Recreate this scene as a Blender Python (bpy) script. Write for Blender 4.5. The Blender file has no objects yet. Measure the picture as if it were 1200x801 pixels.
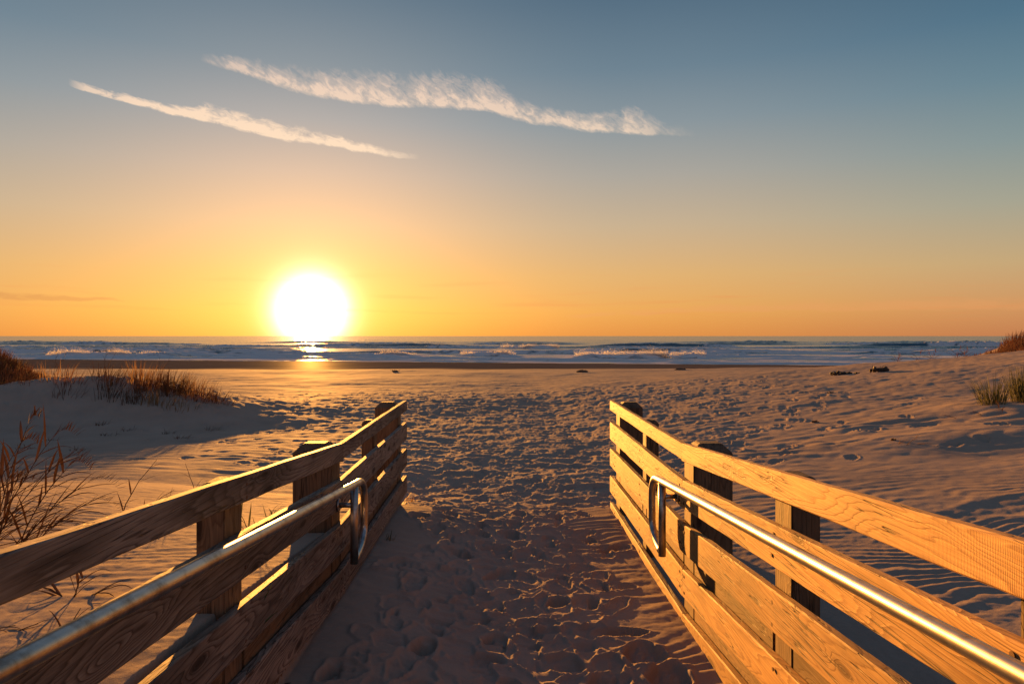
import bpy, bmesh, math, random
import numpy as np
from mathutils import Vector
R = math.radians
random.seed(7)
rng = np.random.default_rng(11)
EYE = 1.78            # camera height above the path sand
SEA = EYE - 4.0       # sea level
scene = bpy.context.scene
C = scene.collection

# ---------------------------------------------------------------- helpers
def tag(o, label=None, cat=None, group=None, kind=None):
    if label: o['label'] = label
    if cat: o['category'] = cat
    if group: o['group'] = group
    if kind: o['kind'] = kind
    elif cat: o['kind'] = 'thing'
    return o

def link(name, me, mat=None, parent=None, smooth=False):
    o = bpy.data.objects.new(name, me); C.objects.link(o)
    if mat is not None and not me.materials: me.materials.append(mat)
    if parent is not None: o.parent = parent
    if smooth: me.polygons.foreach_set('use_smooth', [True] * len(me.polygons))
    return o

def mesh(name, verts, faces):
    me = bpy.data.meshes.new(name); me.from_pydata([tuple(v) for v in verts], [], faces); me.update()
    return me

def empty(name, loc=(0, 0, 0)):
    o = bpy.data.objects.new(name, None); C.objects.link(o); o.location = loc
    return o

def grid_mesh(name, X, Y, Z):
    nr, nc = X.shape
    me = bpy.data.meshes.new(name)
    me.vertices.add(nr * nc)
    me.vertices.foreach_set('co', np.stack([X, Y, Z], -1).astype(np.float32).ravel())
    i = np.arange(nr * nc).reshape(nr, nc)
    q = np.stack([i[:-1, :-1], i[:-1, 1:], i[1:, 1:], i[1:, :-1]], -1).reshape(-1, 4)
    me.loops.add(q.size); me.loops.foreach_set('vertex_index', q.ravel().astype(np.int32))
    me.polygons.add(len(q))
    me.polygons.foreach_set('loop_start', (np.arange(len(q)) * 4).astype(np.int32))
    me.polygons.foreach_set('loop_total', np.full(len(q), 4, np.int32))
    me.polygons.foreach_set('use_smooth', np.ones(len(q), bool))
    me.update(calc_edges=True)
    return me

def attr(me, name, a):
    at = me.attributes.new(name, 'FLOAT', 'POINT'); at.data.foreach_set('value', a.astype(np.float32).ravel())

_perm = rng.permutation(4096)
_gx = np.cos(np.linspace(0, 2 * np.pi, 4096, endpoint=False)); _gy = np.sin(np.linspace(0, 2 * np.pi, 4096, endpoint=False))
def perlin(x, y, seed=0):
    xi = np.floor(x).astype(np.int64); yi = np.floor(y).astype(np.int64)
    xf = x - xi; yf = y - yi
    u = xf ** 3 * (xf * (xf * 6 - 15) + 10); v = yf ** 3 * (yf * (yf * 6 - 15) + 10)
    def g(ix, iy, dx, dy):
        h = _perm[(_perm[(ix + seed * 131) & 4095] + iy * 7 + seed * 17) & 4095]
        return _gx[h] * dx + _gy[h] * dy
    a = g(xi, yi, xf, yf); b = g(xi + 1, yi, xf - 1, yf)
    c = g(xi, yi + 1, xf, yf - 1); d = g(xi + 1, yi + 1, xf - 1, yf - 1)
    return (a + u * (b - a) + v * ((c + u * (d - c)) - (a + u * (b - a)))) * 1.4
def sst(a, b, x):
    t = np.clip((x - a) / (b - a), 0, 1); return t * t * (3 - 2 * t)
def gauss(x, y, cx, cy, sx, sy, rot=0.0):
    c, s = math.cos(rot), math.sin(rot)
    dx, dy = x - cx, y - cy
    return np.exp(-(((dx * c + dy * s) / sx) ** 2 + ((-dx * s + dy * c) / sy) ** 2))

# ---------------------------------------------------------------- terrain (world = metres; +Y to the sea)
PY = [-40, -2, 7, 15, 30, 42, 46, 52, 102, 190, 420]
PZ = [0.05, 0.0, 0.0, -0.14, -0.32, -0.46, -0.52, -0.78, SEA, SEA - 2, SEA - 7]
def H0(x, y):
    """large shapes of the sand"""
    x = np.asarray(x, float); y = np.asarray(y, float)
    skew = y + np.clip(x, -90, 60) * 0.20 * sst(55, 95, y)
    z = np.interp(skew, PY, PZ)
    # path between the fences: banked up along the left boards
    z = z + 0.17 * sst(0.1, -0.95, x) * sst(8.5, 5.0, y) * sst(-1.058, -1.022, x) + 0.03 * sst(.6, 1.1, x) * sst(8, 6, y)
    # sand outside the left fence lies higher near the camera and faces the sun
    near = np.interp(y, [-4, 2.0, 3.2, 4.5, 7, 10, 14], [0.95, 0.79, 0.70, 0.55, 0.13, 0.06, 0.0])
    z = z + near * sst(-1.022 + .8 * sst(6.9, 10, y), -1.058 - 1.6 * sst(6.7, 10, y), x)
    z = z + 0.18 * sst(-1.3, -4.5, x) * sst(13, 6, y) * sst(-2, 3, y)
    # left dune ridge with the grass on it
    z = z + 0.86 * gauss(x, y, -10.2, 17.5, 3.6, 2.5, 0.10) + 0.30 * gauss(x, y, -16.5, 17.0, 4.5, 3.2)
    z = z + 0.35 * gauss(x, y, -7.3, 15.4, 1.6, 1.5)
    z = z + 1.9 * gauss(x, y, -22.2, 25, 3.2, 4) + 2.2 * gauss(x, y, -27, 24, 5, 7)
    # right slope and dune
    f = np.interp(y, [-5, 18, 25, 30, 40, 52, 70], [1, 1, .84, .54, .15, .03, 0])
    z = z + 0.098 * np.clip(x - 1.1, 0, 40) * f * sst(1.0, 2.2, x)
    z = z + 0.13 * gauss(x, y, 8.0, 10.9, 1.3, 1.1) + 0.07 * gauss(x, y, 6.0, 9.0, 1.8, .8, .4)
    z = z + 1.9 * gauss(x, y, 26.0, 29.0, 3.0, 4.0, .3) + 1.4 * gauss(x, y, 30, 26, 4, 6)
    return z

def rows_y():
    ys = list(np.linspace(-40, 0.4, 26)); y = ys[-1]
    while y < 58:
        d = min(max(0.00062 * y * y, 0.0105), 0.045 + 0.0062 * y) if y > 1.3 else 0.03
        y += d; ys.append(y)
    ys += list(58 * (430 / 58.0) ** (np.linspace(0, 1, 70)[1:]))
    return np.array(ys)
YS = rows_y()
S = np.linspace(-1.3, 1.3, 1500)
U = 0.86 * S + np.sign(S) * 25 * np.maximum(0, np.abs(S) - 1) ** 2
W = np.where(YS >= 0, YS + 3.0, 3.0 - 2 * YS)
GX = U[None, :] * W[:, None]; GY = np.repeat(YS[:, None], len(U), 1)
Z = H0(GX, GY)
damp = sst(70, 25, GY)
# broad unevenness
Z += 0.030 * perlin(GX * .7, GY * .7, 1) * sst(0, 6, np.abs(GX) + GY) * damp + 0.10 * perlin(GX * .16, GY * .16, 2) * sst(9, 20, GY) * sst(110, 50, GY)
# hummocks: wind-worn tracks over the open beach
dens = np.clip(gauss(GX, GY, 0.0, 4, 3.0, 12) + gauss(GX, GY, .5, 18, 6.5, 11), 0, 1)
hm = np.abs(perlin(GX * 1.25 + .3 * perlin(GX * 3, GY * 3, 9), GY * 1.9, 3)) + .5 * np.abs(perlin(GX * 3.1, GY * 4.1, 4))
Z += (0.038 * (hm - .3)) * dens * sst(6, 9, GY) * sst(45, 25, GY)
Z += 0.016 * (hm - .3) * sst(9, 20, GY) * sst(60, 40, GY)
Z += 0.022 * (np.abs(perlin(GX * 2.2, GY * 3.0, 5)) - .25) * sst(7.0, 9.5, GY) * sst(-6, -2, GX) * sst(34, 18, GY)
Z += 0.09 * (np.abs(perlin(GX * 1.1 + GY * .4, GY * 1.3, 25)) + .6 * np.abs(perlin(GX * 2.4, GY * 3.6, 26)) + .3 * perlin(GX * 6, GY * 7, 27) - .3) * gauss(GX, GY, -11, 16, 7, 4)
# wind ripples
wx = .30 * perlin(GX * .8, GY * .8, 6); wy = .10 * perlin(GX * 2.6, GY * 2.6, 7)
ph = (GY * 1.0 + GX * -0.10 + wx + wy)
rip_near = np.sin(2 * np.pi * ph / .13 + 1.5 * perlin(GX * 2, GY * 5, 8))
rip_mid = np.sin(2 * np.pi * (ph + GX * .15) / .36 + 2.0 * perlin(GX * 1.1, GY * 2.2, 10))
mod = sst(-.35, .45, perlin(GX * .9, GY * 1.3, 12)); mod2 = sst(-.2, .6, perlin(GX * .55, GY * .9, 13))
inpath = sst(-1.0, -.9, GX) * sst(1.1, 1.05, GX) * sst(7.6, 6.8, GY)
Z += 0.0036 * rip_near * (0.2 + .8 * mod) * sst(9, 5.5, GY) * (1 - .6 * sst(-1, -1.1, GX)) * (1 + .5 * inpath)
Z += 0.0085 * rip_mid * mod2 * sst(3.5, 6, GY) * sst(26, 14, GY) * (1 - inpath)
Z += 0.030 * np.abs(perlin(GX * .8, GY * 2.0, 14)) * mod2 * sst(2, 4, GX) * sst(4, 8, GY) * sst(34, 20, GY)
Z += 0.0035 * perlin(GX * 9, GY * 9, 15) * sst(9, 6, GY) + 0.0018 * perlin(GX * 26, GY * 26, 16) * sst(7, 5, GY)

P = np.zeros_like(Z)
def stamp(cx, cy, ln, wd, rot, dep, rim):
    """a footprint: a flat hollow that wipes out what was there, with a thin raised edge"""
    ext = ln * 1.35
    r0, r1 = np.searchsorted(YS, [cy - ext, cy + ext])
    c0, c1 = np.searchsorted(U, [(cx - ext) / (cy + 3) - .01, (cx + ext) / (cy + 3) + .01])
    if r1 - r0 < 2 or c1 - c0 < 2: return
    gx = GX[r0:r1, c0:c1]; gy = GY[r0:r1, c0:c1]
    x = gx - cx; y = gy - cy
    c, s = math.cos(rot), math.sin(rot)
    a = (x * c + y * s); b = (-x * s + y * c)
    wd2 = wd * (1 + .25 * np.clip(b / ln, -1, 1))
    n = perlin(gx * 9.5, gy * 9.5, 20); n2 = perlin(gx * 38, gy * 38, 21)
    r = np.sqrt((a / wd2) ** 2 + (b / ln) ** 2) * (1 + .26 * n + .045 * n2)
    bowl = sst(1.0, .80, r)
    rimv = np.exp(-((r - 1.08) / .13) ** 2)
    p = P[r0:r1, c0:c1]
    floor = -dep * (.8 + .5 * n + .28 * n2 - .35 * np.clip(b / ln, -1, 1)) - .3 * dep * (1 - r) * bowl
    q = np.maximum(p, p * .4 + rim * rimv * (1 + .6 * n))
    P[r0:r1, c0:c1] = q * (1 - bowl) + floor * bowl
prints = []
for k in range(720):                                   # along the path
    y = 2.9 + 5.0 * random.random() ** 1.1; xx = random.gauss(.08, .46)
    if not -.82 < xx < .98: continue
    if xx > .60 and random.random() < .7: continue
    if xx < -.72 and random.random() < .5: continue
    prints.append((xx, y, random.uniform(.10, .175), random.uniform(.06, .10), random.gauss(0, .8), random.uniform(.034, .075), random.uniform(.006, .016)))
for k in range(2600):                                  # fanning out over the beach
    y = 7.2 + 17 * random.random() ** 1.15; sp = .9 + (y - 7) * .20
    xx = random.gauss(.2, sp)
    if abs(xx) > 9: continue
    prints.append((xx, y, random.uniform(.13, .20), random.uniform(.07, .12), random.gauss(0, .8), random.uniform(.02, .045), random.uniform(.006, .014)))
for k in range(260):                                   # scattered ones beside
    y = random.uniform(8, 20); xx = random.uniform(-7, 8)
    prints.append((xx, y, .15, .08, random.gauss(0, 1), .025, .006))
for (a, b) in ((.55, 3.45), (.78, 3.75), (.62, 3.28), (.86, 3.50)):       # big deep holes by the right boards
    prints.append((a, b, .15, .11, .3, .055, .016))
for k in range(7):                                     # single track along the left boards
    prints.append((-.62 + .12 * (k % 2), 3.2 + .36 * k, .10, .05, .1, .02, .004))
for p in prints: stamp(*p)
Z += P
gm = grid_mesh('sand', GX, GY, Z)
wet = sst(49, 56, GY + GX * .05 + 1.5 * perlin(GX * .06, GY * .2, 30))
attr(gm, 'wet', wet)
from mathutils.bvhtree import BVHTree
def H(x, y):
    """sand height at a point, from the finished sheet"""
    r = int(np.searchsorted(YS, y)); r = min(max(r, 1), len(YS) - 1)
    w = (y + 3.0) if y >= 0 else (3.0 - 2 * y)
    c = int(np.searchsorted(U, x / w)); c = min(max(c, 1), len(U) - 1)
    return float(Z[r, c])
def at(px, py, y=None, X=None, hs=None):
    """ground point whose picture position is px (1200 wide) at distance y"""
    x = (px - 589) / 800 * y
    return x, y, H(x, y)

# ---------------------------------------------------------------- materials
def new_mat(name):
    m = bpy.data.materials.new(name); m.use_nodes = True
    nt = m.node_tree; nt.nodes.clear()
    out = nt.nodes.new('ShaderNodeOutputMaterial'); b = nt.nodes.new('ShaderNodeBsdfPrincipled')
    nt.links.new(b.outputs[0], out.inputs[0])
    return m, nt, b, out
def N(nt, t, **kw):
    n = nt.nodes.new('ShaderNode' + t)
    for k, v in kw.items():
        if k.startswith('i_'):
            key = k[2:]; key = int(key) if key.isdigit() else key.replace('_', ' ')
            if isinstance(v, bpy.types.NodeSocket): nt.links.new(v, n.inputs[key])
            else: n.inputs[key].default_value = v
        else: setattr(n, k, v)
    return n
def M(nt, op, a, b=0.0, c=0.0, clamp=False):
    n = nt.nodes.new('ShaderNodeMath'); n.operation = op; n.use_clamp = clamp
    for i, v in enumerate((a, b, c)):
        if isinstance(v, bpy.types.NodeSocket): nt.links.new(v, n.inputs[i])
        else: n.inputs[i].default_value = v
    return n.outputs[0]
def ramp(nt, fac, stops, interp='LINEAR'):
    n = nt.nodes.new('ShaderNodeValToRGB'); n.color_ramp.interpolation = interp
    e = n.color_ramp.elements
    while len(e) < len(stops): e.new(.5)
    for i, (p, c) in enumerate(stops):
        e[i].position = p; e[i].color = (*c, 1) if len(c) == 3 else c
    nt.links.new(fac, n.inputs[0]); return n.outputs[0]
def mixc(nt, fac, a, b, mode='MIX'):
    n = nt.nodes.new('ShaderNodeMix'); n.data_type = 'RGBA'; n.blend_type = mode
    for i, v in ((0, fac), (6, a), (7, b)):
        if isinstance(v, bpy.types.NodeSocket): nt.links.new(v, n.inputs[i])
        else: n.inputs[i].default_value = v if i == 0 else ((*v, 1) if len(v) == 3 else v)
    return n.outputs[2]

def sand_mat():
    m, nt, b, out = new_mat('sand')
    tc = N(nt, 'TexCoord').outputs['Object']
    n1 = N(nt, 'TexNoise', i_Vector=tc, i_Scale=1.3, i_Detail=6.0).outputs[0]
    n2 = N(nt, 'TexNoise', i_Vector=tc, i_Scale=420.0, i_Detail=3.0).outputs[0]
    n3 = N(nt, 'TexNoise', i_Vector=tc, i_Scale=38.0, i_Detail=5.0, i_Roughness=.7).outputs[0]
    col = ramp(nt, n1, [(.3, (.27, .212, .168)), (.7, (.34, .272, .218))])
    col = mixc(nt, .35, col, ramp(nt, n2, [(.3, (.17, .12, .085)), (.5, (.31, .24, .185)), (.75, (.47, .385, .31))]))
    col = mixc(nt, ramp(nt, n3, [(.60, (0, 0, 0)), (.80, (.55, .55, .55))]), col, (.25, .18, .13))
    w = N(nt, 'Attribute', attribute_name='wet').outputs['Fac']
    wcol = ramp(nt, n1, [(.3, (.085, .062, .05)), (.7, (.125, .095, .078))])
    col = mixc(nt, w, col, wcol)
    bp = N(nt, 'Bump', i_Strength=.45, i_Distance=.004, i_Height=M(nt, 'ADD', M(nt, 'MULTIPLY', n2, .45), n3))
    nt.links.new(col, b.inputs['Base Color']); nt.links.new(bp.outputs[0], b.inputs['Normal'])
    b.inputs['Roughness'].default_value = .9; b.inputs['Specular IOR Level'].default_value = .05
    df = N(nt, 'BsdfDiffuse', i_Color=col, i_Roughness=.6, i_Normal=bp.outputs[0])
    gs = N(nt, 'BsdfGlossy', i_Color=(.8, .8, .8, 1), i_Roughness=.55, i_Normal=bp.outputs[0])
    mx = N(nt, 'MixShader', i_0=M(nt, 'ADD', .008, M(nt, 'MULTIPLY', w, .018)), i_1=df.outputs[0], i_2=gs.outputs[0])
    mx2 = N(nt, 'MixShader', i_0=M(nt, 'MULTIPLY', M(nt, 'SUBTRACT', 1.0, w), .45), i_1=mx.outputs[0], i_2=b.outputs[0])
    nt.links.new(mx2.outputs[0], out.inputs[0])
    return m

def wood_mat(name, axis, tone, seed, saw=0.0, weather=.35, con=.80):
    """flat-sawn pine. axis: 1 = grain runs along Y, 2 = along Z"""
    m, nt, b, out = new_mat(name)
    tc = N(nt, 'TexCoord').outputs['Object']
    rnd = N(nt, 'ObjectInfo').outputs['Random']
    off = N(nt, 'CombineXYZ', i_X=M(nt, 'MULTIPLY', rnd, 37.0), i_Y=M(nt, 'MULTIPLY', rnd, 91.0), i_Z=M(nt, 'MULTIPLY', rnd, 53.0)).outputs[0]
    p = N(nt, 'VectorMath', operation='ADD', i_0=tc, i_1=off).outputs[0]
    def sc(l, c):
        s = [c, c, c]; s[axis] = l
        return N(nt, 'VectorMath', operation='MULTIPLY', i_0=p, i_1=tuple(s)).outputs[0]
    # knots
    kv = N(nt, 'TexVoronoi', i_Vector=sc(2.3, 8.0), i_Scale=1.0, i_Randomness=1.0).outputs['Distance']
    knot = M(nt, 'SUBTRACT', 1.0, M(nt, 'MULTIPLY', kv, 5.6), clamp=True)
    knotw = M(nt, 'SUBTRACT', 1.0, M(nt, 'MULTIPLY', kv, 2.2), clamp=True)
    low = N(nt, 'TexNoise', i_Vector=sc(.75, 5.0), i_Scale=1.0, i_Detail=1.5, i_Roughness=.4, i_Distortion=.35).outputs[0]
    field = M(nt, 'ADD', M(nt, 'MULTIPLY', low, 24.0), M(nt, 'MULTIPLY', M(nt, 'POWER', knotw, 2.0), 5.0))
    fn = N(nt, 'TexNoise', i_Vector=sc(4.0, 60.0), i_Scale=1.0, i_Detail=3.0).outputs[0]
    field = M(nt, 'ADD', field, M(nt, 'MULTIPLY', fn, 1.1))
    saww = M(nt, 'FRACT', field)
    ring = ramp(nt, saww, [(0.0, (0, 0, 0)), (.55, (.35, .35, .35)), (.86, (1, 1, 1)), (1.0, (0, 0, 0))])
    fib = N(nt, 'TexNoise', i_Vector=sc(3.0, 230.0), i_Scale=1.0, i_Detail=4.0).outputs[0]
    patch = N(nt, 'TexNoise', i_Vector=sc(1.6, 7.0), i_Scale=1.0, i_Detail=4.0).outputs[0]
    lt, dk, gy = tone
    col = mixc(nt, M(nt, 'MULTIPLY', ring, con), lt, dk)
    col = mixc(nt, ramp(nt, fib, [(.35, (.45, .45, .45)), (.6, (0, 0, 0))]), col, dk)
    col = mixc(nt, M(nt, 'MULTIPLY', ramp(nt, patch, [(.40, (0, 0, 0)), (.72, (1, 1, 1))]), weather), col, gy)
    tone_v = M(nt, 'ADD', .78, M(nt, 'MULTIPLY', M(nt, 'FRACT', M(nt, 'MULTIPLY', rnd, 7.31)), .42))
    st = N(nt, 'TexNoise', i_Vector=sc(.9, 3.0), i_Scale=1.0, i_Detail=6.0, i_Roughness=.65).outputs[0]
    tone_v = M(nt, 'MULTIPLY', tone_v, ramp(nt, st, [(.34, (.42, .42, .42)), (.5, (.85, .85, .85)), (.6, (1.0, 1.0, 1.0))]))
    col = mixc(nt, 1.0, col, N(nt, 'CombineXYZ', i_X=tone_v, i_Y=tone_v, i_Z=tone_v).outputs[0], 'MULTIPLY')
    kr = ramp(nt, knot, [(.0, (0, 0, 0)), (.35, (.8, .8, .8)), (1, (1, 1, 1))])
    col = mixc(nt, kr, col, (dk[0] * .30, dk[1] * .25, dk[2] * .25))
    # drying checks: thin dark lines along the grain
    ck = N(nt, 'TexNoise', i_Vector=sc(1.3, 48.0), i_Scale=1.0, i_Detail=2.0, i_Roughness=.35).outputs[0]
    crack = M(nt, 'MULTIPLY', ramp(nt, M(nt, 'ABSOLUTE', M(nt, 'SUBTRACT', ck, .5)), [(0.0, (1, 1, 1)), (.010, (.9, .9, .9)), (.018, (0, 0, 0))]),
              ramp(nt, patch, [(.46, (0, 0, 0)), (.52, (1, 1, 1))]))
    col = mixc(nt, M(nt, 'MULTIPLY', crack, .85), col, (.03, .018, .01))
    nt.links.new(col, b.inputs['Base Color'])
    b.inputs['Roughness'].default_value = .72; b.inputs['Specular IOR Level'].default_value = .25
    h = M(nt, 'ADD', M(nt, 'MULTIPLY', ring, .5), M(nt, 'MULTIPLY', fib, .9))
    h = M(nt, 'SUBTRACT', h, M(nt, 'MULTIPLY', crack, 3.0))
    h = M(nt, 'SUBTRACT', h, M(nt, 'MULTIPLY', kr, .6))
    if saw:
        wv = N(nt, 'TexWave', wave_type='BANDS', bands_direction='XYZ'[axis], i_Vector=p, i_Scale=62.0, i_Distortion=2.5, i_Detail=2.0).outputs['Fac']
        h = M(nt, 'ADD', h, M(nt, 'MULTIPLY', M(nt, 'MULTIPLY', wv, ramp(nt, st, [(.45, (.15, .15, .15)), (.6, (1, 1, 1))])), saw))
    bp = N(nt, 'Bump', i_Strength=.75, i_Distance=.0016, i_Height=h)
    nt.links.new(bp.outputs[0], b.inputs['Normal'])
    return m
PINE = ((.52, .315, .12), (.22, .10, .036), (.30, .19, .10))
POST = ((.22, .135, .075), (.09, .048, .024), (.11, .085, .065))
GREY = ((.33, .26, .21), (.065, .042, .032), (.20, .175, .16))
m_plank = wood_mat('pine_plank', 1, PINE, 1)
m_rail = wood_mat('sawn_pine_rail', 1, PINE, 2, saw=.34, weather=.25)
m_old_shaded = wood_mat('shaded_weathered_plank', 1, GREY, 3, weather=.45, con=.95)  # left fence: weathered pine, its shade partly put into the darker colour
m_post = wood_mat('pine_post', 2, POST, 4, weather=.5)
m_joist = wood_mat('rough_joist', 1, POST, 5, saw=.8, weather=.3)

def steel_mat():
    m, nt, b, out = new_mat('brushed_steel')
    tc = N(nt, 'TexCoord').outputs['Object']
    v = N(nt, 'VectorMath', operation='MULTIPLY', i_0=tc, i_1=(160, 3, 160)).outputs[0]
    n = N(nt, 'TexNoise', i_Vector=v, i_Scale=1.0, i_Detail=4.0).outputs[0]
    n2 = N(nt, 'TexNoise', i_Vector=tc, i_Scale=9.0, i_Detail=6.0, i_Roughness=.7).outputs[0]
    b.inputs['Metallic'].default_value = 1
    col = mixc(nt, ramp(nt, n2, [(.46, (0, 0, 0)), (.66, (1, 1, 1))]), (.42, .41, .40), (.20, .17, .145))
    nt.links.new(col, b.inputs['Base Color'])
    nt.links.new(M(nt, 'ADD', .21, M(nt, 'ADD', M(nt, 'MULTIPLY', n, .12), M(nt, 'MULTIPLY', n2, .16))), b.inputs['Roughness'])
    bp = N(nt, 'Bump', i_Strength=.12, i_Distance=.0006, i_Height=n)
    nt.links.new(bp.outputs[0], b.inputs['Normal'])
    return m
m_steel = steel_mat()
def plain(name, col, rough=.7, metal=0.0, scale=30, amt=.5, trans=0.0, bump=0.0):
    m, nt, b, out = new_mat(name)
    tc = N(nt, 'TexCoord').outputs['Object']
    n = N(nt, 'TexNoise', i_Vector=tc, i_Scale=float(scale), i_Detail=5.0).outputs[0]
    c = mixc(nt, n, tuple(v * (1 - amt) for v in col), tuple(min(1, v * (1 + amt)) for v in col))
    nt.links.new(c, b.inputs['Base Color']); b.inputs['Roughness'].default_value = rough
    b.inputs['Metallic'].default_value = metal; b.inputs['Specular IOR Level'].default_value = .3
    if bump:
        bp = N(nt, 'Bump', i_Strength=1.0, i_Distance=bump, i_Height=n); nt.links.new(bp.outputs[0], b.inputs['Normal'])
    if trans:
        t = N(nt, 'BsdfTranslucent', i_Color=c); mx = N(nt, 'MixShader', i_0=trans, i_1=b.outputs[0], i_2=t.outputs[0])
        nt.links.new(mx.outputs[0], out.inputs[0])
    return m
m_screw = plain('rusty_screw', (.10, .055, .035), .6, .6, 400, .5)
m_dry = plain('dry_grass', (.085, .043, .022), .85, 0, 12, .45, .10)
m_straw = plain('straw_grass', (.22, .14, .065), .8, 0, 9, .4, .4)
m_green = plain('green_grass', (.085, .085, .03), .7, 0, 14, .5, .2)
m_leaf = plain('green_leaf', (.07, .10, .025), .5, 0, 20, .4, .35)
m_weed = plain('dark_seaweed', (.035, .025, .02), .7, 0, 30, .5, 0, .01)
m_drift = plain('driftwood', (.13, .08, .05), .85, 0, 40, .5, 0, .01)
m_rust = plain('russet_scrub', (.12, .055, .03), .85, 0, 10, .5, .2)

ground = link('sand_ground', gm, sand_mat()); tag(ground, kind='structure')

# ---------------------------------------------------------------- sea
BREAKERS = [(60, 205, 128, .85, 101), (545, 600, 135, .75, 103), (678, 778, 124, .95, 105), (792, 822, 125, .9, 107), (590, 652, 215, .95, 109), (438, 482, 138, .65, 111), (1010, 1050, 122, .45, 113), (260, 300, 150, .6, 115)]
def make_sea():
    ys = []
    y = 70.0
    while y < 420: ys.append(y); y += max(.28, .00085 * y * y / 25 * 1.0 * 25 / 25 * .9 if False else .28 + (y - 66) * .006)
    ys += list(420 * (26000 / 420.0) ** (np.linspace(0, 1, 60)))
    ys = np.array(ys); s = np.linspace(-1.3, 1.3, 900)
    u = .86 * s + np.sign(s) * 25 * np.maximum(0, np.abs(s) - 1) ** 2
    X = u[None, :] * (ys[:, None] + 3); Yg = np.repeat(ys[:, None], len(u), 1)
    z = np.full(X.shape, 0.0); foam = np.zeros(X.shape)
    sk = Yg + np.clip(X, -90, 60) * .20 * sst(200, 90, Yg)
    fade = sst(2500, 500, Yg)
    z += .06 * perlin(X * .05, Yg * .16, 41) * fade + .05 * perlin(X * .2, Yg * .5, 42) * sst(300, 120, Yg)
    #        Y0   amp  width foam  seed
    lines = [(103, .10, 1.6, .9, 63), (110, .20, 1.8, 1.0, 64), (119, .32, 2.2, 1.0, 65), (134, .45, 2.6, 1.0, 66), (155, .6, 3.0, .9, 67), (183, .6, 4.0, .8, 68), (222, .7, 5.0, .6, 69), (106, .15, 2.0, .9, 51), (114, .30, 2.4, 1.0, 52), (126, .55, 3.0, 1.0, 53), (143, 1.15, 3.4, 1.0, 54), (168, .95, 4.2, 1.0, 55),
             (200, .75, 5.0, .8, 56), (250, 1.45, 6.5, .8, 57), (310, 1.1, 8, .6, 58), (390, 1.0, 10, .15, 59), (520, 1.0, 14, .0, 60), (700, 1.0, 20, 0, 61)]
    for (y0, amp, wd, fo, sd) in lines:
        yc = y0 + 7 * perlin(X * .012, X * 0 + sd, sd) + 2.0 * perlin(X * .06, X * 0 + sd, sd + 1)
        a = amp * sst(-.45, .45, perlin(X * .016, X * 0 + .5 + sd, sd + 2)) * (1 + .18 * perlin(X * .25, Yg * .1, sd + 3))
        d = sk - yc
        prof = np.where(d < 0, np.exp(-(d / (wd * .38)) ** 2), np.exp(-(d / (wd * 1.5)) ** 2))
        brk = sst(-.05, .25, perlin(X * .030, X * 0 + 3.3 + sd, sd + 4)) * (1 if fo < .9 else 1.0)
        if fo >= .9: brk = np.maximum(brk, .45 * sst(-.3, .2, perlin(X * .05, X * 0 + 8 + sd, sd + 5)))
        jag = .75 * np.abs(perlin(X * .55, Yg * .9, sd + 6)) + .35 * np.abs(perlin(X * 1.3, Yg * 1.6, sd + 7))
        z += a * prof * (1 + brk * jag * .9)
        cf = np.exp(-((d + wd * .15) / (wd * .75)) ** 2) * brk * fo * (a > amp * .25)
        foam = np.maximum(foam, cf * (.85 + .9 * (perlin(X * .5, Yg * .9, sd + 8))))
        tr = sst(-wd * .5, wd * .3, d) * sst(wd * 7, wd * 1, d) * fo * .75
        foam = np.maximum(foam, tr * sst(-.10, .25, perlin(X * .10, Yg * .33, sd + 9) + .4 * perlin(X * .5, Yg * 1.2, sd + 10)))
    for (p0, p1, yb, amp, sd) in BREAKERS:
        xa, xb = (p0 - 589) / 800 * yb, (p1 - 589) / 800 * yb
        env = sst(xa - 3, xa + 3, X) * sst(xb + 3, xb - 3, X)
        d = Yg - (yb + 1.5 * perlin(X * .08, X * 0 + sd, sd))
        prof = np.where(d < 0, np.exp(-(d / 1.1) ** 2), np.exp(-(d / 5.0) ** 2))
        h = amp * (.75 + .5 * perlin(X * .12, X * 0 + 2, sd + 1)) * env
        z += h * prof * (1 + .35 * np.abs(perlin(X * .9, Yg * 1.1, sd + 2)))
        foam = np.maximum(foam, env * np.exp(-((d + .2) / 1.6) ** 2) * (.55 + .6 * perlin(X * .35, Yg * .6, sd + 3)) * 1.3)
        foam = np.maximum(foam, env * sst(-1.8, -2.4, d) * sst(-6, -3, d) * (.6 + .5 * perlin(X * .2, Yg * .5, sd + 5)))
    # wash near the shore
    wash = sst(128, 104, sk)
    foam = np.maximum(foam, wash * 1.1 * sst(-.30, .12, perlin(X * .09, Yg * .30, 80) + .4 * perlin(X * .6, Yg * 1.2, 81)) * .9)
    foam = np.maximum(foam, .85 * sst(.12, .40, perlin(X * .05, Yg * .42, 90) + .5 * perlin(X * .22, Yg * 1.1, 91)) * sst(240, 150, Yg))
    foam *= sst(420, 280, Yg)
    me = grid_mesh('sea', X, Yg, SEA + z + .015)
    attr(me, 'foam', np.clip(foam, 0, 1))
    m, nt, b, out = new_mat('sea_water')
    tc = N(nt, 'TexCoord').outputs['Object']
    v = N(nt, 'VectorMath', operation='MULTIPLY', i_0=tc, i_1=(.35, 1.0, 1.0)).outputs[0]
    n = N(nt, 'TexNoise', i_Vector=v, i_Scale=.55, i_Detail=8.0, i_Roughness=.62).outputs[0]
    nb = N(nt, 'TexNoise', i_Vector=v, i_Scale=.05, i_Detail=4.0, i_Roughness=.6).outputs[0]
    b.inputs['Base Color'].default_value = (.03, .06, .085, 1)
    b.inputs['Roughness'].default_value = .22; b.inputs['IOR'].default_value = 1.33
    hb = M(nt, 'ADD', n, M(nt, 'MULTIPLY', nb, 3.0))
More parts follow.
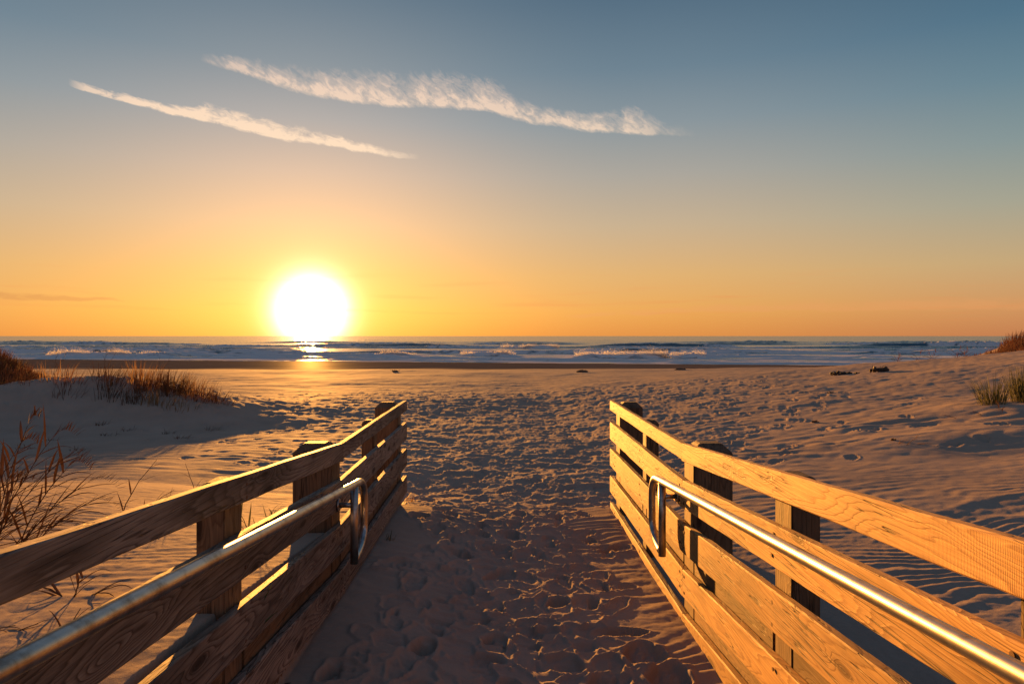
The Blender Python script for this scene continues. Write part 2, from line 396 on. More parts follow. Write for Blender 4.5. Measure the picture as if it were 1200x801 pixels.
    bp = N(nt, 'Bump', i_Strength=1.0, i_Distance=.17, i_Height=hb)
    nt.links.new(bp.outputs[0], b.inputs['Normal'])
    fo = N(nt, 'Attribute', attribute_name='foam').outputs['Fac']
    fn = N(nt, 'TexNoise', i_Vector=v, i_Scale=1.6, i_Detail=6.0, i_Roughness=.7).outputs[0]
    fac = ramp(nt, M(nt, 'ADD', M(nt, 'MULTIPLY', fo, 1.15), M(nt, 'MULTIPLY', M(nt, 'SUBTRACT', fn, .5), 1.1)), [(.22, (0, 0, 0)), (.52, (1, 1, 1))])
    d = N(nt, 'BsdfDiffuse', i_Color=(.78, .75, .72, 1)); t = N(nt, 'BsdfTranslucent', i_Color=(.85, .85, .85, 1))
    f = N(nt, 'MixShader', i_0=.22, i_1=d.outputs[0], i_2=t.outputs[0])
    mx = N(nt, 'MixShader', i_0=fac, i_1=b.outputs[0], i_2=f.outputs[0])
    nt.links.new(mx.outputs[0], out.inputs[0])
    o = link('sea_water', me, m); tag(o, kind='structure')
make_sea()
# spray thrown up along the breaking crests: countless drops, one object
def make_spray():
    rr = random.Random(77); v = []; f = []
    for (p0, p1, yb, amp, sd) in BREAKERS[:6]:
        xa, xb = (p0 - 589) / 800 * yb, (p1 - 589) / 800 * yb
        n = int((xb - xa) * 150); cs = [(rr.uniform(xa, xb), rr.uniform(.35, 1.0)) for _ in range(int((xb - xa) / 3) + 2)]
        for k in range(n):
            cx, ch = rr.choice(cs); x = cx + rr.gauss(0, 1.1)
            if not xa - 1 < x < xb + 1: continue
            hh = amp * 1.25 * ch * abs(rr.gauss(0, .55)); y = yb + rr.gauss(.3, .5)
            c = Vector((x, y, SEA + amp * .55 + hh)); r_ = rr.uniform(.04, .11) * (1.2 - min(hh / amp, 1) * .6)
            a = Vector((rr.uniform(-1, 1), rr.uniform(-1, 1), rr.uniform(-1, 1))).normalized(); b = a.orthogonal().normalized()
            t = a.cross(b); i = len(v)
            v.extend([c + a * r_, c + b * r_, c - a * r_ * 1.4, c - b * r_, c + t * r_ * .7, c - t * r_ * .7])
            f.extend([[i, i + 1, i + 4], [i + 1, i + 2, i + 4], [i + 2, i + 3, i + 4], [i + 3, i, i + 4], [i + 1, i, i + 5], [i + 2, i + 1, i + 5], [i + 3, i + 2, i + 5], [i, i + 3, i + 5]])
    o = link('sea_spray', mesh('sea_spray', v, f), plain('sea_spray', (.80, .80, .80), .9, 0, 3, .1, .75)); tag(o, kind='stuff')
make_spray()

# ---------------------------------------------------------------- fences
KY = 4.10          # distance of the bend between level part and ramp
SL = .085
def top_h(y):      # depth of rail top below the eye
    return .66 if y >= KY else .66 - SL * (KY - y)
ROWS = [(0.0, .108), (.222, .395), (.490, .665), (.769, .935), (1.037, 1.215)]

def plank(name, parent, side, xin, th, y0, y1, t0, b0, t1, b1, mat, seg=16, seed=0, jit=.0016):
    """board on edge: inner face at |x| = xin, outer at xin + th; t/b depth of top and bottom below the eye at y0 and y1"""
    rr = random.Random(seed)
    c = .005
    vs, fs = [], []
    bow = rr.uniform(-.004, .004); ph = rr.uniform(0, 6)
    for k in range(seg + 1):
        f = k / seg; y = y0 + (y1 - y0) * f
        zt = EYE - (t0 + (t1 - t0) * f) + jit * math.sin(ph + 5 * f) + rr.uniform(-1, 1) * jit * .5
        zb = EYE - (b0 + (b1 - b0) * f) + jit * math.sin(ph + 4 * f + 2) + rr.uniform(-1, 1) * jit * .5
        xo = bow * math.sin(math.pi * f)
        a = xin + xo; d = xin + th + xo
        cc = c * rr.uniform(.6, 1.3)
        ring = [(a, zb + cc), (a, zt - cc), (a + cc, zt), (d - cc, zt), (d, zt - cc), (d, zb + cc), (d - cc, zb), (a + cc, zb)]
        vs += [(side * x, y, z) for x, z in ring]
    n = 8
    for k in range(seg):
        for j in range(n):
            q = [k * n + j, k * n + (j + 1) % n, (k + 1) * n + (j + 1) % n, (k + 1) * n + j]
            fs.append(q if side < 0 else q[::-1])
    fs.append(list(range(n)) if side > 0 else list(range(n))[::-1]); fs.append([seg * n + j for j in (range(n - 1, -1, -1) if side > 0 else range(n))])
    me = mesh(name, vs, fs)
    bm = bmesh.new(); bm.from_mesh(me); bmesh.ops.recalc_face_normals(bm, faces=bm.faces); bm.to_mesh(me); bm.free()
    return link(name, me, mat, parent)

def post(parent, side, x0, x1, y0, y1, zt, mat, ch=.035):
    """square post with its four top edges cut off"""
    zb = -1.2
    vs = []
    for z, i in ((zb, 0), (zt - ch, 0), (zt, ch)):
        vs += [(side * (x0 + i), y0 + i, z), (side * (x1 - i), y0 + i, z), (side * (x1 - i), y1 - i, z), (side * (x0 + i), y1 - i, z)]
    fs = [[0, 1, 2, 3]]
    for l in range(2):
        for j in range(4): fs.append([l * 4 + j, l * 4 + (j + 1) % 4, l * 4 + 4 + (j + 1) % 4, l * 4 + 4 + j])
    fs.append([8, 9, 10, 11])
    me = mesh('post', vs, fs)
    bm = bmesh.new(); bm.from_mesh(me); bmesh.ops.recalc_face_normals(bm, faces=bm.faces)
    bmesh.ops.bevel(bm, geom=[e for e in bm.edges], offset=.005, segments=2, affect='EDGES')
    bm.to_mesh(me); bm.free()
    return link('post', me, mat, parent)

def tube(name, pts, r, mat, parent=None, n=16, cap=True):
    P = [Vector(p) for p in pts]; vs, fs = [], []
    rs = r if isinstance(r, (list, tuple)) else [r] * len(P)
    up = None
    for i, p in enumerate(P):
        t = ((P[min(i + 1, len(P) - 1)] - P[max(i - 1, 0)])).normalized()
        if up is None: up = t.orthogonal().normalized()
        up = (up - t * up.dot(t)).normalized(); w = t.cross(up)
        for j in range(n):
            a = 2 * math.pi * j / n; vs.append(p + (up * math.cos(a) + w * math.sin(a)) * rs[i])
    for i in range(len(P) - 1):
        for j in range(n): fs.append([i * n + j, i * n + (j + 1) % n, (i + 1) * n + (j + 1) % n, (i + 1) * n + j])
    if cap: fs.append(list(range(n))[::-1]); fs.append([(len(P) - 1) * n + j for j in range(n)])
    me = mesh(name, vs, fs)
    o = link(name, me, mat, parent)
    me.polygons.foreach_set('use_smooth', [len(p.vertices) == 4 for p in me.polygons])
    return o

screw_me = None
def make_screw_mesh():
    bm = bmesh.new(); bmesh.ops.create_cone(bm, cap_ends=True, segments=10, radius1=.0085, radius2=.007, depth=.004)
    me = bpy.data.meshes.new('screw_head'); bm.to_mesh(me); bm.free(); me.materials.append(m_screw); return me
screw_me = make_screw_mesh()
def screw(parent, side, x, y, z):
    o = bpy.data.objects.new('screw_head', screw_me); C.objects.link(o); o.parent = parent
    o.location = (side * (x - .0012), y, z); o.rotation_euler = (0, R(90), 0)

def fence(side, X, label, hand, yN, e_y):
    """X: inner face of the boards; hand: (X, y_far, h_far, y_near, h_near) of the steel rail"""
    root = empty('wooden_fence', (0, 0, 0)); tag(root, label, 'fence', 'timber fences lining the sandy walkway')
    TH = .040; px0 = X + TH + .003
    big = [(6.66, 6.86, .225), (4.085, 4.295, .235)]
    small = [(5.43, 5.56, .10), (2.70, 2.865, .115)]
    if side < 0: small[1] = (2.51, 2.68, .105)
    posts = [(a, b, w, 1) for a, b, w in big] + [(a, b, w, 0) for a, b, w in small] + [(e_y, e_y + .19, .22, 1)]
    for (a, b, w, bg) in posts:
        zt = EYE - top_h((a + b) / 2) + (.010 if bg else -.012)
        post(root, side, px0, px0 + w, a, b, zt, m_post, .05 if bg else .022)
    jy = 4.185
    for i, (t, b) in enumerate(ROWS):
        yend = 7.0 + (0, -.0, .0, .0, -.02)[i]
        mat = m_rail if (i == 0 and side > 0) else m_plank
        if side < 0: mat = m_old_shaded
        bb = b if i else .100
        # level part
        f = plank('board', root, side, X, TH, jy + .003, yend, .66 + t, .66 + bb, .66 + t, .66 + bb, mat, seed=i + 10 * side + 50)
        # ramp part; small prouder offset so the butt joint reads
        dn = 0.0; bn0 = b; bn1 = b
        if i == 0:
            bn1 = .108; bn0 = .128 if side > 0 else .100
        tn = top_h(yN); tk = top_h(jy)
        nn = plank('board', root, side, X - .003 * (i == 0), TH, yN, jy - .002, tn + t, tn + bn0, tk + t, tk + bn1, mat, seg=26, seed=i + 10 * side + 90, jit=.0022)
        if i == 0:
            nn['label'] = 'long top rail of the ramp part'
        for (a, b2, w, bg) in posts:
            ym = (a + b2) / 2; par = f if ym > jy else nn
            hh = top_h(ym) + t; hb = top_h(ym) + b
            for dz in ((.22, .75) if i else (.3, .72)):
                for dy in ((-.05, .05) if bg and i else (0,)):
                    z = EYE - (hh + (hb - hh) * dz)
                    xs = X - (.003 if i == 0 and par is nn else 0)
                    screw(par, side, xs, ym + dy + random.uniform(-.012, .012), z + random.uniform(-.008, .008))
    # rough joists behind the lower boards, from post to post
    order = sorted(posts)
    for k in range(len(order) - 1):
        ya = order[k][1] + .03; yb = order[k + 1][0] - .012
        if yb - ya < .1: continue
        near = yb < 4.3
        d0, d1 = (.655, 1.22) if near else (.69, .985)
        plank('joist', root, side, px0 + .002, .038, ya, yb, top_h(ya) + d0, top_h(ya) + d1, top_h(yb) + d0, top_h(yb) + d1, m_joist, seg=8, seed=k + 500 + side)
    # kick board lying on the sand along the foot
    # steel handrail with its closed D-shaped end
    hx, yf, hf, yn, hn = hand
    r = .0235; sl = (hf - hn) / (yf - yn)
    zf = EYE - hf; pts = []
    y_leg = yf - .02; depth = .27; bot = EYE - (1.36 if side > 0 else 1.33)
    for k in range(14):
        y = yn - .9 + (yf - (yn - .9)) * k / 13; pts.append((side * hx, y, EYE - (hn + sl * (y - yn))))
    ye = yf + depth; rad = .135
    zt = pts[-1][2]
    arc = []
    for k in range(1, 11):                                 # over and down
        a = math.pi / 2 * k / 10; arc.append((side * hx, yf + .10 + (ye - yf - .10) * math.sin(a), zt - .01 - rad * (1 - math.cos(a))))
    for k in range(1, 5): arc.append((side * hx, ye + .004 * math.sin(k), zt - .01 - rad - (zt - .02 - bot - 2 * rad) * k / 5))
    for k in range(0, 10):                                 # back in at the foot
        a = math.pi / 2 * k / 9; arc.append((side * hx, ye - (ye - y_leg) * (1 - math.cos(a)), bot + rad - rad * math.sin(a) + .004))
    h = tube('handrail', pts + arc, r, m_steel, root, 24)
    tube('upright', [(side * hx, y_leg, zt - .005), (side * hx, y_leg, (zt + bot) / 2), (side * hx, y_leg, bot - .018)], r, m_steel, h, 24)
    zb = EYE - (top_h(yf) + .345)
    tube('bracket', [(side * hx, y_leg, zb), (side * (X - .012), y_leg, zb)], .015, m_steel, h, 14)
    tube('bracket_flange', [(side * (X - .014), y_leg, zb), (side * (X - .001), y_leg, zb)], .036, m_steel, h, 20)
    return root
fence(+1, 1.10, 'sunlit golden plank fence with steel handrail along the right of the path', (1.00, 4.30, .912, 1.309, .652), .55, 1.32)
fence(-1, .98, 'shaded brown plank fence with steel handrail along the left of the path', (.88, 4.07, .886, 1.195, .586), .45, 1.05)

# ---------------------------------------------------------------- plants
class Bl:
    def __init__(s): s.v = []; s.f = []
    def blade(s, base, d, length, width, curl=.5, seg=6, rr=random, droop=None, twist=0.0):
        """thin folded blade from base in direction d, bending over towards the ground"""
        p = Vector(base); d = Vector(d).normalized()
        side = d.cross(Vector((0, 0, 1)));
        if side.length < .1: side = Vector((rr.uniform(-1, 1), rr.uniform(-1, 1), 0))
        side.normalize(); side = (side + Vector((0, 0, twist))).normalized()
        st = length / seg; i0 = len(s.v)
        for k in range(seg + 1):
            f = k / seg; w = width * (1 - f ** 1.6) * (.55 + .9 * min(f * 3, 1)) * .7 + .0004
            nrm = d.cross(side).normalized()
            s.v += [p - side * w, p + nrm * w * .45, p + side * w]
            p = p + d * st
            d = (d + Vector((0, 0, -1)) * curl * (f + .15) / seg * 2 + Vector((rr.uniform(-1, 1), rr.uniform(-1, 1), rr.uniform(-1, 1))) * .05).normalized()
        for k in range(seg):
            a = i0 + k * 3; s.f += [[a, a + 1, a + 4, a + 3], [a + 1, a + 2, a + 5, a + 4]]
        return p
    def stem(s, pts, r0, r1, n=5):
        P = [Vector(p) for p in pts]; i0 = len(s.v)
        for i, p in enumerate(P):
            t = (P[min(i + 1, len(P) - 1)] - P[max(i - 1, 0)]).normalized(); u = t.orthogonal().normalized(); w = t.cross(u)
            r = r0 + (r1 - r0) * i / (len(P) - 1)
            for j in range(n): a = 2 * math.pi * j / n; s.v.append(p + (u * math.cos(a) + w * math.sin(a)) * r)
        for i in range(len(P) - 1):
            for j in range(n): s.f.append([i0 + i * n + j, i0 + i * n + (j + 1) % n, i0 + (i + 1) * n + (j + 1) % n, i0 + (i + 1) * n + j])
    def build(s, name, mat, parent=None): return link(name, mesh(name, s.v, s.f), mat, parent)

def tuft(label, x, y, n, hgt, spread, mat, wid=.004, cat='grass tuft', lean=(0.25, -.05), seed=0, group=None, curl=.6, name='grass_tuft', sink=.02, out=.55):
    rr = random.Random(seed * 7 + 3)
    root_z = H(x, y)
    b = Bl()
    for k in range(n):
        a = rr.uniform(0, 2 * math.pi); q = rr.random() ** .6 * spread
        bx, by = q * math.cos(a), q * math.sin(a) * .8
        bz = H(x + bx, y + by) - root_z - sink
        d = Vector((math.cos(a) * out * rr.random() + lean[0] * rr.uniform(.2, 1.6), math.sin(a) * out * rr.random() + lean[1], 1))
        b.blade((bx, by, bz), d, hgt * rr.uniform(.45, 1.1), wid * rr.uniform(.6, 1.3), curl * rr.uniform(.3, 1.4), 5, rr)
    o = b.build(name, mat); o.location = (x, y, root_z); tag(o, label, cat, group); return o

def leafy(label, x, y, stems, mat, seed, cat='beach grass', name='beach_grass', leaf=.22, wid=.0055, group=None, plume=False, sink=.03):
    """stems with long drooping leaves; stems = [(dx, dy, height, lean_x, lean_y, leaves)]"""
    rr = random.Random(seed); z0 = H(x, y); b = Bl()
    for (dx, dy, hg, lx, ly, nl) in stems:
        pts = []; n = 8
        bz = H(x + dx, y + dy) - z0 - sink
        for k in range(n + 1):
            f = k / n
            pts.append(Vector((dx + lx * hg * f ** 1.5 + rr.uniform(-1, 1) * .004, dy + ly * hg * f ** 1.5 + rr.uniform(-1, 1) * .004, bz + hg * f * (1 - .12 * f * (abs(lx) + abs(ly))))))
        b.stem(pts, .0038, .0012)
        for k in range(nl):
            f = .06 + .92 * (k + rr.random() * .6) / nl; i = min(int(f * n), n - 1)
            p = pts[i].lerp(pts[i + 1], f * n - i); t = (pts[i + 1] - pts[i]).normalized()
            s = 1 if k % 2 else -1
            d = t * 1.0 + Vector((s * rr.uniform(.4, 1.0) + lx * .8, rr.uniform(-.5, .5), rr.uniform(-.1, .3)))
            b.blade(p, d, leaf * rr.uniform(.5, 1.25) * (1.1 - .4 * f), wid * rr.uniform(.6, 1.2), rr.uniform(.2, 1.3), 6, rr)
        if plume:
            p = pts[-1]; t = (pts[-1] - pts[-2]).normalized()
            for q in range(16):
                pp = p + t * (.012 * q) + Vector((0, 0, -.0006 * q * q))
                b.blade(pp, t + Vector((rr.uniform(-.35, .35), rr.uniform(-.3, .3), rr.uniform(-.3, .2))), .055, .0035, .4, 3, rr)
    o = b.build(name, mat); o.location = (x, y, z0); tag(o, label, cat, group); return o

# big brown stalks at the left edge, behind the top rail
leafy('large brown beach grass with arching plumes at the left edge behind the rail', -2.36, 3.30,
      [(-.10, 0, .62, .45, 0, 15), (-.02, .05, .50, .55, -.1, 15), (.03, -.04, .42, .75, .1, 14), (-.16, .08, .66, .25, 0, 14), (-.2, 0, .48, .1, -.2, 12), (.0, .1, .30, .9, .1, 14), (-.08, -.08, .36, .3, .1, 13), (-.25, .1, .55, .35, 0, 12), (-.05, .02, .24, 1.1, -.2, 12), (-.12, .02, .52, .65, 0, 14), (-.3, .0, .40, .7, 0, 12), (-.15, -.05, .28, 1.0, 0, 12)],
      m_dry, 3, plume=True, leaf=.28, wid=.0088)
leafy('thin forked brown stalk on lit sand above the left rail', -2.48, 4.45,
      [(0, 0, .42, .55, 0, 6), (.10, .05, .22, .9, .2, 5), (.25, .1, .16, .6, 0, 4), (.33, 0, .15, .2, 0, 4)], m_dry, 9, leaf=.17, wid=.006)
leafy('short bent sprig with one long leaf just above the left rail', -2.20, 4.95,
      [(0, 0, .40, -.25, 0, 3), (.06, .02, .14, .5, 0, 3)], m_dry, 12, leaf=.16, wid=.004)
leafy('star-shaped sprawling sprig seen between the two upper left boards', -1.70, 2.70,
      [(0, 0, .12, .35, 0, 7), (.03, .02, .07, 1.4, .2, 5), (-.02, 0, .07, -1.0, 0, 4)], m_dry, 14, leaf=.19, wid=.007)
leafy('fallen brown stalks on shaded sand at the left edge below the top rail', -1.66, 2.28,
      [(-.15, 0, .07, 2.4, .2, 4), (-.12, .05, .05, 2.8, -.3, 4), (-.02, .02, .06, 1.6, .5, 3)], m_dry, 15, leaf=.13, wid=.004)
leafy('green and brown sprig on lit sand between the shaded fence posts', -1.42, 3.95,
      [(0, 0, .20, .5, 0, 4), (-.08, .1, .16, -.4, .1, 4), (.05, .1, .18, .1, .1, 4), (-.15, -.1, .12, .7, 0, 3)], m_green, 16, leaf=.15, wid=.006)
# green blades pushing through the gap of the left fence
b = Bl(); rr = random.Random(5)
x0, y0 = -1.045, 2.66; z0 = H(x0, y0)
b.blade((0, 0, -.02), (.20, .42, .55), .30, .010, .15, 8, rr); b.blade((.02, .03, 0.02), (.25, .75, .30), .22, .009, .1, 8, rr); b.blade((0, .05, -.01), (.1, .5, .2), .16, .006, .2, 6, rr)
o = b.build('beach_grass', m_leaf); o.location = (x0, y0, z0); tag(o, 'broad green blades poking through the gap under the left handrail', 'beach grass')
leafy('thin twigs on lit sand at the foot of the left ramp boards', -1.30, 1.95,
      [(0, 0, .16, .3, .2, 4), (.06, .15, .12, -.2, .3, 4), (-.05, .1, .18, .2, .4, 4)], m_dry, 18, leaf=.12, wid=.004)
# small weeds by the left fence foot
tuft('tiny green weed at the foot of the left fence boards', -.90, 5.45, 16, .085, .03, m_green, .0045, 'weed', seed=31, name='weed')
tuft('tiny straw weed beside the far end of the left fence', -.955, 7.08, 14, .10, .03, m_straw, .004, 'weed', seed=32, name='weed')
leafy('lone leaning twig on shaded sand behind the right fence', 2.22, 3.42,
      [(0, 0, .17, -.55, 0, 3), (.01, 0, .12, -.3, .2, 2)], m_dry, 21, leaf=.07, wid=.003)
# left dune grass
G = 'grass tufts growing on the left dune crest'
spots = [(-11.6, 16.6, .50, 26), (-11.0, 16.8, .62, 34), (-10.4, 16.4, .66, 34), (-9.8, 16.9, .60, 34), (-9.3, 16.3, .66, 44), (-8.8, 16.7, .72, 54), (-8.35, 16.1, .74, 60), (-7.9, 16.3, .70, 60),
         (-7.55, 15.7, .66, 56), (-7.2, 15.9, .62, 48), (-6.85, 15.4, .58, 44), (-6.5, 15.6, .46, 34), (-8.1, 15.2, .50, 40), (-7.5, 14.9, .42, 34), (-10.0, 15.7, .34, 18), (-12.3, 16.9, .36, 16), (-8.9, 15.5, .42, 26), (-6.9, 14.7, .30, 18)]
words = ['leftmost sparse tuft', 'second thin tuft from the left', 'tall thin tuft left of the crest middle', 'thin tuft at the crest middle', 'dense tuft right of the crest middle',
         'tall dense tuft at the thick part', 'tallest bushy tuft', 'wide bushy tuft right of the tallest', 'bushy tuft leaning right', 'medium tuft nearing the dune end', 'low tuft near the dune end', 'last small tuft at the right end',
         'front tuft below the tallest one', 'low tuft on the front slope', 'short sparse tuft low on the left face', 'stubby tuft at the far left of the crest', 'mid-height tuft in front of the thick part', 'smallest tuft at the foot of the slope']
for i, ((x, y, h, n), w) in enumerate(zip(spots, words)):
    tuft(w + ' on the left dune', x, y, int(n * (1.1 + 1.5 * sst(0, 6, i))), h * .92, .38, (m_dry, m_straw, m_rust, m_dry)[i % 4], .0070, seed=40 + i, group=G, lean=(.30, -.05), curl=.75, out=.6)
# seed-head stalks standing clear of the left dune
for i, (x, y, h, w) in enumerate([(-11.3, 17.2, .75, 'left pair of tall seed stalks'), (-10.1, 17.3, .8, 'middle pair of tall seed stalks'), (-8.6, 17.0, .85, 'right pair of tall seed stalks')]):
    leafy(w + ' above the left dune grass', x, y, [(0, 0, h, .1, 0, 5), (.01, .01, h * .85, .45, 0, 5)], m_dry, 70 + i, 'seed stalk', 'seed_stalk', .18, .008, 'seed stalks above the left dune')
# scrub on the far left and far right dunes
fl = ['lowest', 'second lowest', 'third from the foot', 'fourth from the foot', 'fifth up the slope', 'middle', 'seventh up the slope', 'eighth up the slope', 'high', 'highest']
for i, w in enumerate(fl):
    y = 23.0 + (i * 1.7) % 4.6; x = -(.672 + .0088 * i) * y
    tuft(w + ' dark russet scrub patch on the far left dune', x, y, 300, .52, .6, (m_rust, m_dry)[i % 2], .013, 'scrub', seed=90 + i, name='scrub', group='russet scrub on the dunes', curl=.6)
for i, (x, y, n, h, w) in enumerate([(20.1, 28.2, 110, .25, 'low russet scrub at the left foot of the far right dune'), (20.7, 28.4, 150, .34, 'russet scrub on the left slope of the far right dune'), (21.3, 28.4, 190, .42, 'tall russet scrub higher on the far right dune'), (21.9, 28.6, 200, .5, 'tallest russet scrub at the picture edge of the far right dune'),
                                     (20.9, 27.0, 90, .22, 'sparse russet scrub on the near face of the far right dune'), (20.2, 26.6, 70, .18, 'small russet scrub below the sparse one on the far right dune'), (19.0, 27.6, 60, .16, 'flat russet scrub left of the far right dune foot'), (22.2, 29.6, 220, .55, 'russet scrub on the skyline of the far right dune'), (22.9, 30.4, 220, .6, 'highest russet scrub behind the skyline of the far right dune'), (21.5, 29.2, 180, .45, 'russet scrub just below the skyline of the far right dune'), (21.3, 27.6, 150, .3, 'russet scrub in the middle of the near face of the far right dune')]):
    tuft(w, x, y, n, h, .6, m_rust, .013, 'scrub', seed=96 + i, name='scrub', group='russet scrub on the dunes', curl=.5)
for i, (px, y, h, w) in enumerate([(118, 13.6, .16, 'orange-brown sprig highest on the shaded face'), (128, 12.6, .14, 'pair of leaves left of the middle of the shaded face'), (150, 13.2, .12, 'small sprig at the middle of the shaded face'), (196, 12.9, .15, 'sprig below the dense tufts on the shaded face'),
                                   (214, 12.2, .13, 'sprig low on the shaded face above its shadow tip'), (250, 13.4, .18, 'sprig at the sunlit right end of the shaded face'), (62, 12.0, .12, 'lone sprig on the left part of the shaded face'), (92, 10.4, .10, 'lowest sprig at the foot of the shaded face'), (30, 10.6, .12, 'sprig near the picture edge below the shaded face')]):
    tuft(w + ' of the left dune', (px - 589) / 800 * y, y, 22, h, .14, (m_rust, m_dry)[i % 2], .006, 'sprig', seed=170 + i, name='grass_sprig', group='sprigs scattered on the shaded dune face', lean=(.8, -.2), curl=.9, out=1.2)
# right-hand tufts
tuft('dense green-brown tuft at the right edge of the slope', 8.25, 10.75, 280, .58, .22, m_green, .0055, seed=120, lean=(.04, 0), curl=.25, out=.45)
tuft('smaller green-brown tuft left of the dense one on the right slope', 7.72, 10.75, 170, .48, .20, m_green, .0050, seed=121, lean=(-.12, 0), curl=.45, out=.6)
leafy('low brown runners spreading below the right slope tufts', 7.1, 10.1, [(0, 0, .12, -1.6, -.6, 7), (.3, 0, .14, -1.0, -.9, 7), (.6, -.2, .14, .6, -.8, 7), (-.3, .1, .10, -1.8, .2, 6), (.9, -.3, .13, .8, -.4, 7), (.4, .2, .16, -.6, -.2, 6)], m_rust, 123, leaf=.18, wid=.006, name='runner_grass')
leafy('pale stick with brown leaves lower on the right slope', 5.05, 8.55, [(0, 0, .16, .9, -.2, 5), (.1, 0, .08, 2.0, -.5, 5), (-.05, .1, .10, 1.2, .4, 4)], m_straw, 124, leaf=.11, wid=.0045, name='runner_grass')
for i, (px, y, h, w) in enumerate([(1052, 27, .34, 'low straggly sprig at the left end of the right skyline'), (1076, 27, .50, 'tall straggly sprig on the right skyline'), (1093, 26.5, .42, 'straggly sprig beside the tallest one on the right skyline'), (1122, 27, .55, 'bushy straggly sprig on the right skyline'), (1131, 26, .35, 'small straggly sprig next to the bushy one on the right skyline')]):
    x = (px - 589) / 800 * y
    leafy(w, x, y, [(0, 0, h, .3, 0, 7), (.01, 0, h * .8, -.6, 0, 7), (-.01, 0, h * .6, -1.2, 0, 7), (.012, .01, h * .7, 1.1, 0, 6)], m_rust, 130 + i, 'beach grass', 'beach_grass', .26, .014, 'sprigs on the right skyline')

# ---------------------------------------------------------------- wrack and driftwood on the beach
def lump(name, label, cat, px, y, sx, sy, sz, seed, mat, group=None, twigs=6):
    rr = random.Random(seed); x = (px - 589) / 800 * y; z = H(x, y)
    bm = bmesh.new()
    for k in range(15):
        mtx = __import__('mathutils').Matrix.Translation((rr.uniform(-1, 1) * sx * .75, rr.uniform(-1, 1) * sy * .6, rr.uniform(0, .45) * sz)) @ __import__('mathutils').Matrix.Diagonal((sx * rr.uniform(.10, .28), sy * rr.uniform(.2, .4), sz * rr.uniform(.25, .6), 1))
        r = bmesh.ops.create_icosphere(bm, subdivisions=2, radius=1, matrix=mtx)
        for v in r['verts']: v.co += Vector((rr.uniform(-1, 1) * sx, rr.uniform(-1, 1) * sy, rr.uniform(-1, 1) * sz)) * .07
    me = bpy.data.meshes.new(name); bm.to_mesh(me); bm.free()
    b = Bl(); b.v = [v.co.copy() for v in me.vertices]; b.f = [list(p.vertices) for p in me.polygons]
    for k in range(twigs):
        p = Vector((rr.uniform(-1, 1) * sx, rr.uniform(-1, 1) * sy, sz * .3)); d = Vector((rr.uniform(-1, 1), rr.uniform(-.5, .5), rr.uniform(.1, .9))) * sz * 1.3
        b.stem([p, p + d * .5, p + d + Vector((0, 0, -.1 * sz))], .009, .004)
    o = b.build(name, mat); o.location = (x, y, z + sz * .12); tag(o, label, cat, group); return o
lump('seaweed_clump', 'flat dark seaweed clump, left of the two on the right beach', 'seaweed', 985, 21, .30, .2, .11, 1, m_weed)
lump('seaweed_clump', 'dark knobbly seaweed clump on a mound, right of the two', 'seaweed', 1032, 20.5, .33, .2, .17, 2, m_weed)
lump('seaweed_clump', 'small dark lump between the two seaweed clumps', 'seaweed', 1004, 20.6, .07, .07, .07, 3, m_weed, twigs=0)
lump('driftwood', 'short dark driftwood log on the far beach right of centre', 'driftwood', 681, 40, .50, .2, .14, 4, m_drift, twigs=1)
lump('driftwood', 'tiny dark driftwood piece at centre-right near the waterline sand', 'driftwood', 797, 41, .42, .2, .12, 5, m_drift, twigs=1)
lump('driftwood', 'low brown driftwood heap with twigs on the far beach beyond the left fence', 'driftwood', 463, 43, .24, .15, .14, 6, m_drift, twigs=7)
lump('driftwood', 'small dark scrap lying on the far beach left of the seaweed', 'driftwood', 921, 36, .17, .12, .08, 8, m_drift, twigs=0)
for i, (px, y, s, w) in enumerate([(973, 15.5, .10, 'dark pebble-like scrap on the open right sand'), (1047, 8.9, .045, 'small brown scrap in the hollow of the right slope'), (955, 11.5, .07, 'dark scrap in a ripple on the right sand'), (1140, 4.9, .03, 'tiny dark scrap just above the right top rail')]):
    lump('driftwood', w, 'driftwood', px, y, s, s * .7, s * .6, 20 + i, m_drift, twigs=1)

# ---------------------------------------------------------------- sky, sun, camera
SUN_AZ = math.atan2(365 - 589, 800)     # to the left of +Y
EXPO = 2.1; K = 2 ** -EXPO
w = bpy.data.worlds.new('World'); scene.world = w; w.use_nodes = True
nt = w.node_tree; nt.nodes.clear()
wo = nt.nodes.new('ShaderNodeOutputWorld')
sky = N(nt, 'TexSky', sky_type='NISHITA', sun_disc=False, sun_elevation=R(3.2), sun_rotation=SUN_AZ, altitude=0, air_density=1.0, dust_density=1.2, ozone_density=1.5)
d = N(nt, 'TexCoord').outputs['Generated']
sep = N(nt, 'SeparateXYZ', i_0=d)
dx, dy, dz = sep.outputs
el = M(nt, 'MULTIPLY', M(nt, 'ARCSINE', dz), 180 / math.pi)          # degrees
az = M(nt, 'MULTIPLY', M(nt, 'ARCTAN2', dx, dy), 180 / math.pi)
SAZ = math.degrees(SUN_AZ)
daz = M(nt, 'ABSOLUTE', M(nt, 'SUBTRACT', az, SAZ)); daz = M(nt, 'MINIMUM', daz, M(nt, 'SUBTRACT', 360.0, daz))
def srgb(r, g, b_):
    f = lambda c: ((c / 255 + .055) / 1.055) ** 2.4 if c > 10 else c / 255 / 12.92
    return (f(r), f(g), f(b_))
e01 = M(nt, 'DIVIDE', M(nt, 'ADD', el, 0.0), 60.0, clamp=True)
def stops(l): return [(e / 60, srgb(*c)) for e, c in l]
near = ramp(nt, e01, stops([(0, (247, 160, 62)), (2, (252, 178, 72)), (5, (246, 180, 96)), (9, (228, 184, 138)), (13, (202, 178, 158)), (17, (164, 164, 164)), (21, (128, 143, 153)), (26, (98, 120, 137)), (60, (84, 108, 142))]))
